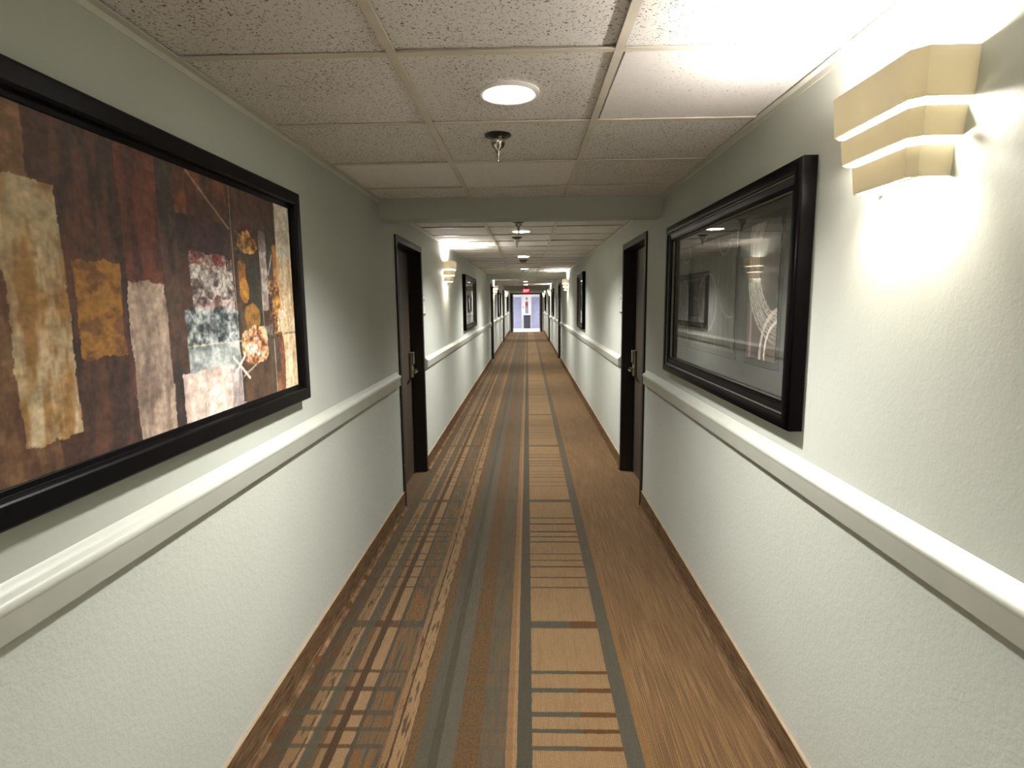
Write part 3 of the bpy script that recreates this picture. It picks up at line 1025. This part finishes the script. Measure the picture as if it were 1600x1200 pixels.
def art_panel(w_m, h_m, kind, seed, res=0.0045):
    w, h = max(8, int(w_m / res)), max(8, int(h_m / res))
    y = np.linspace(0, w_m, w)[None, :] * np.ones((h, 1))
    z = np.linspace(0, h_m, h)[:, None] * np.ones((1, w))
    n1 = smooth_noise(h, w, 3, w_m * 40, seed); n2 = smooth_noise(h, w, h_m * 90, w_m * 90, seed + 1)
    n3 = smooth_noise(h, w, 4, 5, seed + 2)
    A = (L((58, 56, 51)) * (1 - n1[..., None]) + L((82, 75, 69)) * n1[..., None])
    f = np.clip((n3 - .45) * 3, 0, 1)[..., None]
    A = A * (1 - .6 * f) + L((86, 73, 68)) * .6 * f

    def arc(cy, cz, r, wd, c, k, a0=-9, a1=9, ragged=.3):
        rr = np.hypot(y - cy, z - cz) + (n2 - .5) * wd * ragged
        an = np.arctan2(z - cz, y - cy)
        m = (np.abs(rr - r) < wd) & (an > a0) & (an < a1)
        A[m] = A[m] * (1 - k) + L(c) * k
    if kind == 'curls':
        for i, r in enumerate((.200, .214, .226, .242, .255, .268, .282, .300)):
            arc(0.0 - .02, h_m - .13, r, .0042, (176, 168, 156), .75, ragged=1.6)
        arc(-.03, 0.02, .165, .008, (188, 174, 160), .8)
        arc(-.03, 0.02, .125, .006, (206, 196, 182), .85)
        m = (y > w_m - .05) & (y < w_m - .032)
        A[m] = A[m] * .4 + L((150, 130, 116)) * .6
        m = (np.hypot(y + .03, z - .02) < .118)
        A[m] = A[m] * .5 + L((84, 70, 60)) * .5
    else:
        arc(w_m * .62, h_m * .42, .135, .004, (176, 172, 160), .65)
        arc(w_m * .95, h_m * .22, .12, .003, (160, 156, 146), .5)
        arc(w_m * .10, h_m * .62, .16, .003, (160, 156, 146), .5)
        arc(w_m * .25, h_m * 1.02, .09, .005, (180, 176, 166), .55)
        arc(w_m * .55, h_m * .02, .09, .003, (166, 160, 150), .5)
        for k in range(9):
            yy = (.05 + .11 * k) * w_m
            m = np.abs(y - yy - (n2 - .5) * .01) < .006
            A[m] = A[m] * .75 + L((130, 124, 114)) * .25
    A *= (0.85 + .3 * n2)[..., None]
    return np.clip(A, 0, 1)


def glazed_picture(side, y0, y1, z0, z1, label, panels, mat_c, name='framed_print', depth=0.05, fw=0.085):
    s = -side
    root = thing(name, label, 'picture', (WX(side, 0), 0, 0))
    bm = B()
    frame_sweep(bm, s, y0, y1, z0, z1, [(0.0, 0.004), (0.0, depth * .80), (0.003, depth * .93), (0.010, depth), (0.034, depth), (0.040, depth * .96),
                                        (0.044, depth * .86), (0.046, depth * .74), (fw - .016, depth * .66), (fw - .014, depth * .70), (fw - .007, depth * .70), (fw - .002, depth * .62), (fw, depth * .45), (fw, 0.006)])
    fr = obj('picture_frame', bm, M['blackgloss'], root, smooth=True, label='thick black moulded frame')
    bm = B()
    frame_sweep(bm, s, y0 + fw - .006, y1 - fw + .006, z0 + fw - .006, z1 - fw + .006, [(0.0, depth * .55), (0.003, depth * .60), (0.008, depth * .50), (0.008, depth * .36), (0.0, depth * .36)])
    obj('inner_fillet', bm, M['silver'], fr, label='slim silver inner fillet')
    bm = B()
    frame_sweep(bm, s, y0 + .0445, y1 - .0445, z0 + .0445, z1 - .0445, [(0.0, depth * .78), (0.0, depth * .86), (0.002, depth * .89), (0.0045, depth * .86), (0.0045, depth * .72)])
    obj('inner_fillet', bm, M['silver'], fr, label='slim silver middle fillet')
    bm = B()
    box(bm, s * 0.005, s * 0.009, y0 + fw - .004, y1 - fw + .004, z0 + fw - .004, z1 - fw + .004)
    mb = obj('mat_board', bm, simple('mat_board', mat_c, 0.8, var=0.05), root, label='plain grey mat board')
    for i, (a, b, c, d, kind, seed) in enumerate(panels):
        bm = B()
        frame_sweep(bm, s, a - .028, b + .028, c - .028, d + .028, [(0, 0.0092), (0.002, 0.0105), (0.028, 0.0105), (0.028, 0.0092)])
        pb = obj('panel_border', bm, simple('panel_border', (32, 32, 28), 0.7, var=0.05), root)
        arr = art_panel(b - a, d - c, kind, seed)
        canvas('art_panel', s, 0.0122, a, b, c, d, arr, root)
    bm = B()
    box(bm, s * 0.0150, s * 0.0170, y0 + fw - .003, y1 - fw + .003, z0 + fw - .003, z1 - fw + .003)
    obj('glass_pane', bm, M['glass'], root)
    return root


# left painting, no glass
root = thing('framed_painting', 'large abstract painting in brown, gold and cream in a black frame on the left wall', 'picture', (WX(-1, 0), 0, 0))
bm = B()
frame_sweep(bm, 1, 0.78, 2.365, 1.175, 2.000, [(0.0, 0.003), (0.0, 0.046), (0.006, 0.050), (0.044, 0.050), (0.050, 0.046), (0.052, 0.030), (0.066, 0.028), (0.066, 0.004)])
obj('picture_frame', bm, M['black'], root, bevel=0.0015, label='deep black frame')
canvas('canvas_panel', 1, 0.024, 0.84, 2.306, 1.236, 1.940, art_left(0.84, 2.306, 1.236, 1.940), root, label='abstract patchwork painting')

glazed_picture(1, 1.80, 3.475, 1.150, 1.985, 'wide black framed print with three panels behind reflecting glass on the right wall',
               [(3.105, 3.345, 1.345, 1.84, 'lines', 60), (2.415, 3.02, 1.345, 1.84, 'lines', 20), (2.005, 2.275, 1.345, 1.84, 'curls', 40)], (56, 56, 51), depth=0.055)
glazed_picture(-1, 8.60, 10.42, 1.150, 1.985, 'wide black framed picture on the left wall past the nearest left sconce',
               [(8.95, 10.06, 1.345, 1.84, 'lines', 90)], (118, 118, 110))
glazed_picture(1, 8.68, 9.66, 1.150, 2.01, 'black framed picture on the right wall facing the left one, before the middle beam',
               [(8.92, 9.42, 1.345, 1.84, 'lines', 100)], (204, 196, 190))
glazed_picture(-1, 18.6, 20.3, 1.13, 1.96, 'black framed picture on the left wall past the middle beam',
               [(18.9, 20.0, 1.345, 1.80, 'lines', 110)], (150, 148, 140))
glazed_picture(1, 18.75, 19.9, 1.13, 2.00, 'black framed picture with pale mat on the right wall past the middle beam',
               [(19.05, 19.6, 1.345, 1.80, 'lines', 120)], (214, 212, 206))
glazed_picture(-1, 27.2, 28.7, 1.15, 1.90, 'dark framed picture on the left wall nearest the corridor end',
               [(27.5, 28.4, 1.345, 1.75, 'lines', 130)], (120, 116, 110))
glazed_picture(1, 26.7, 28.1, 1.15, 1.90, 'dark framed picture on the right wall nearest the corridor end',
               [(27.0, 27.8, 1.345, 1.75, 'lines', 140)], (110, 108, 104))

# ------------------------------------------------------------------ exit sign
root = thing('exit_sign', 'glowing red exit sign hanging from the ceiling at the far beam', 'sign', (-0.045, 23.9, 0))
bm = B(); box(bm, -0.155, 0.155, -0.02, 0.02, 1.925, 2.125)
hs = obj('sign_housing', bm, M['exitbox'], root, bevel=0.004)
bm = B(); box(bm, -0.148, 0.148, -0.024, -0.02, 1.932, 2.118)
fc = obj('sign_face', bm, M['exitface'], root)
bm = B(); box(bm, -0.03, 0.03, -0.02, 0.02, 2.125, ZC + 0.002)
obj('mounting_stem', bm, M['exitbox'], root)
cu = bpy.data.curves.new('exit_text', 'FONT')
cu.body = 'EXIT'
cu.size = 0.17
cu.align_x = 'CENTER'
cu.align_y = 'CENTER'
cu.extrude = 0.002
to = bpy.data.objects.new('exit_text', cu)
COL.objects.link(to)
dg = bpy.context.evaluated_depsgraph_get()
me = bpy.data.meshes.new_from_object(to.evaluated_get(dg))
bpy.data.objects.remove(to)
me.materials.clear()
me.materials.append(M['exitletter'])
tx = bpy.data.objects.new('exit_lettering', me)
COL.objects.link(tx)
tx.rotation_euler = (math.pi / 2, 0, 0)
tx.location = (0, -0.0265, 2.025)
tx.scale = (0.68, 0.92, 1)
tx.parent = fc

# ------------------------------------------------------------------ end doorway and lobby
bm = B()
ox0, ox1, oz = -0.90, 0.79, 2.05
box(bm, XL - WT, ox0, YE, YE + 0.14, 0, ZC + 0.06)
box(bm, ox1, XR + WT, YE, YE + 0.14, 0, ZC + 0.06)
box(bm, ox0, ox1, YE, YE + 0.14, oz, ZC + 0.06)
tag(obj('wall_end', bm, M['wall']), 'narrow sage wall around the doorway at the corridor end', 'wall', kind='structure')
root = thing('door_7', 'wide dark framed open doorway at the corridor end leading to the bright lobby', 'doorway', (0, YE, 0), kind='structure')
bm = B()
box(bm, ox0, ox0 + 0.085, -0.02, 0.15, 0, oz)
box(bm, ox1 - 0.085, ox1, -0.02, 0.15, 0, oz)
box(bm, ox0 + .085, ox1 - .085, -0.02, 0.15, oz - 0.07, oz)
obj('door_frame', bm, M['doorframe'], root, bevel=0.003, label='dark brown frame')
bm = B()
box(bm, ox0 + 0.086, ox0 + 0.128, 0.16, 0.98, 0.01, oz - 0.075)
lf = obj('door_leaf', bm, M['leaf'], root, label='dark leaf swung open against the left side')
bm = B()
box(bm, ox0 + .128, ox0 + .16, 0.30, 0.95, 0.98, 1.05)
obj('push_bar', bm, M['steel'], lf, bevel=0.006)
bm = B()
box(bm, ox1 - 0.128, ox1 - 0.086, 0.16, 0.98, 0.01, oz - 0.075)
lf = obj('door_leaf', bm, M['leaf'], root, label='dark leaf swung open against the right side')
bm = B()
box(bm, ox1 - .16, ox1 - .128, 0.30, 0.95, 0.98, 1.05)
obj('push_bar', bm, M['steel'], lf, bevel=0.006)
# small control plate by the door frame on the left wall
root = thing('wall_plate', 'pale electrical plate on the left wall beside the end doorway', 'wall plate', (XL, 29.9, 1.05))
bm = B(); box(bm, 0, 0.02, 0, 0.16, 0, 0.42)
obj('plate_box', bm, M['cfield'], root, bevel=0.004)
bm = B(); box(bm, 0.02, 0.026, 0.04, 0.12, 0.14, 0.30)
obj('cover_panel', bm, M['white'], root, bevel=0.002)

LYB = 35.4
bm = B()
e0, e1, e2, e3, ez = -1.00, -0.33, 0.20, 0.90, 1.92
# back wall with two elevator openings
box(bm, -3.2, e0 - 0.5, LYB, LYB + 0.2, 0, 2.6)
box(bm, e1, e2, LYB, LYB + 0.2, 0, 2.6)
box(bm, e3 + 0.5, 3.2, LYB, LYB + 0.2, 0, 2.6)
box(bm, e0 - 0.5, e1, LYB, LYB + 0.2, ez, 2.6)
box(bm, e2, e3 + 0.5, LYB, LYB + 0.2, ez, 2.6)
tag(obj('wall_lobby_back', bm, M['lobbywall']), 'white lobby wall with a central pier between two lift doors', 'wall', kind='structure')
bm = B()
box(bm, -3.3, -3.2, YE, LYB + .2, 0, 2.6)
tag(obj('wall_lobby_left', bm, M['lobbywall']), 'white lobby side wall hidden left of the end doorway', 'wall', kind='structure')
bm = B()
box(bm, 3.2, 3.3, YE, LYB + .2, 0, 2.6)
tag(obj('wall_lobby_right', bm, M['lobbywall']), 'white lobby side wall hidden right of the end doorway', 'wall', kind='structure')
bm = B()
box(bm, -3.2, XL - WT, YE, YE + 0.14, 0, 2.6)
box(bm, XR + WT, 3.2, YE, YE + 0.14, 0, 2.6)
tag(obj('wall_lobby_front', bm, M['lobbywall']), 'white lobby wall either side of the end doorway', 'wall', kind='structure')
bm = B()
box(bm, -3.2, 3.2, YE, LYB + .2, 2.45, 2.5)
tag(obj('ceiling_lobby', bm, M['lobbywall']), 'white lobby ceiling beyond the end doorway', 'ceiling', kind='structure')


def elevator(ya, yb, label, flip):
    root = thing('door_%d' % (8 if flip > 0 else 9), label, 'elevator door', ((ya + yb) / 2, LYB, 0), kind='structure')
    w = (yb - ya) / 2
    bm = B()
    for a, b in ((-w, -0.003), (0.003, w)):
        box(bm, a, b, 0.06, 0.09, 0.005, ez - 0.055)
        obj('door_panel', bm, M['elev'], root, bevel=0.003)
        bm = B()
    for a, b in ((-w, -w + 0.05), (w - 0.05, w)):
        box(bm, a, b, -0.015, 0.06, 0.0, ez)
    box(bm, -w + .05, w - .05, -0.015, 0.06, ez - 0.05, ez)
    obj('door_jamb', bm, M['elevframe'], root, bevel=0.003)
    return root


elevator(e0 - 0.5, e1, 'bluish steel lift door left of the white pier in the lobby', 1)
elevator(e2, e3 + 0.5, 'bluish steel lift door right of the white pier in the lobby', -1)

root = thing('call_panel', 'narrow red and grey call panel on the white lobby pier above the bin', 'call panel', (-0.045, LYB, 0))
bm = B(); box(bm, -0.085, 0.085, -0.015, 0, 0.92, 1.62)
bk = obj('panel_plate', bm, M['greyp'], root, bevel=0.003)
bm = B(); box(bm, -0.072, 0.072, -0.020, -0.015, 1.34, 1.56)
obj('red_notice', bm, M['red'], bk, label='dark red notice')
for zz in (1.06, 1.18):
    bm = B()
    seg = 14
    a = [bm.verts.new((0.02 * math.cos(2 * math.pi * i / seg), -0.015, zz + 0.02 * math.sin(2 * math.pi * i / seg))) for i in range(seg)]
    b = [bm.verts.new((0.02 * math.cos(2 * math.pi * i / seg), -0.024, zz + 0.02 * math.sin(2 * math.pi * i / seg))) for i in range(seg)]
    for i in range(seg):
        j = (i + 1) % seg
        bm.faces.new((a[i], a[j], b[j], b[i]))
    bm.faces.new(a); bm.faces.new(b[::-1])
    obj('call_button', bm, M['white'], bk)
bm = B(); box(bm, -0.06, 0.06, -0.02, 0, 1.72, 1.86)
tag(obj('floor_indicator', bm, M['greyp'], bevel=0.003), 'small grey plate high on the white lobby pier above the call panel', 'indicator')
bpy.data.objects['floor_indicator'].location = (-0.045, LYB, 0)
bm = B(); box(bm, -0.03, 0.03, -0.02, 0, 1.22, 1.32)
tag(obj('wall_switch', bm, M['greyp'], bevel=0.003), 'tiny grey switch left of the call panel on the white pier', 'switch')
bpy.data.objects['wall_switch'].location = (-0.25, LYB, 0)

root = thing('trash_bin', 'dark blue grey bin standing before the white lobby pier', 'bin', (-0.03, LYB - 0.26, 0))
bm = B()
vs = box(bm, -0.205, 0.205, -0.15, 0.15, 0.0, 0.70)
for v in vs[:4]:
    v.co.x *= 0.93; v.co.y *= 0.93
obj('bin_body', bm, M['bin'], root, bevel=0.012)
bm = B()
for xx in (-0.10, 0.0, 0.10):
    box(bm, xx - 0.012, xx + 0.012, -0.156, -0.140, 0.03, 0.68)
obj('bin_ribs', bm, simple('bin_rib', (60, 70, 84), 0.4, var=0.1), root)
bm = B()
box(bm, -0.215, 0.215, -0.16, 0.16, 0.70, 0.79)
obj('bin_lid', bm, M['bin'], root, bevel=0.015)

ll0 = None  # lamps added above the doorway view to brighten the lobby
for x, y, lab in ((-0.7, 32.2, 'unseen lobby downlight added left of the pier, nearer the doorway'), (0.6, 32.2, 'unseen lobby downlight added right of the pier, nearer the doorway'),
                  (-1.4, 34.0, 'unseen lobby downlight added before the left lift door'), (1.3, 34.0, 'unseen lobby downlight added before the right lift door')):
    if ll0 is None:
        ll0 = make_downlight(x, y, lab, 'lenslobbyfill', 2.45)
    else:
        copy_tree(ll0, (x, y, 2.45), lab)

# ------------------------------------------------------------------ world, camera, view
w = bpy.data.worlds.new('World')
SC.world = w
w.use_nodes = True
bg = w.node_tree.nodes['Background']
bg.inputs[0].default_value = (0.8, 0.85, 1.0, 1)
bg.inputs[1].default_value = 0.02

F, YAW, PITCH, ROLL, H = 900.0, 0.0279, 0.1405, -0.0101, 1.562
cy, sy = math.cos(YAW), math.sin(YAW)
cp, sp = math.cos(PITCH), math.sin(PITCH)
cr, sr = math.cos(ROLL), math.sin(ROLL)
fwd = Vector((-sy * cp, cy * cp, -sp))
right = Vector((cy, sy, 0))
up = right.cross(fwd)
r2 = cr * right + sr * up
u2 = -sr * right + cr * up
cam = bpy.data.cameras.new('Camera')
cam.sensor_fit = 'HORIZONTAL'
cam.sensor_width = 36.0
cam.lens = F / 1600.0 * 36.0
cam.clip_start = 0.05
cam.clip_end = 200
co = bpy.data.objects.new('Camera', cam)
COL.objects.link(co)
mt = Matrix.Identity(4)
for i in range(3):
    mt[i][0] = r2[i]; mt[i][1] = u2[i]; mt[i][2] = -fwd[i]
mt[2][3] = H
co.matrix_world = mt
SC.camera = co

SC.view_settings.view_transform = 'Standard'
SC.view_settings.look = 'None'
SC.view_settings.gamma = 1.0
SC.view_settings.use_curve_mapping = False
SC.view_settings.exposure = 1.22
SC.cycles.max_bounces = 10
SC.cycles.diffuse_bounces = 5
SC.cycles.transparent_max_bounces = 16
SC.cycles.use_denoising = True
SC.cycles.sample_clamp_indirect = 4.0
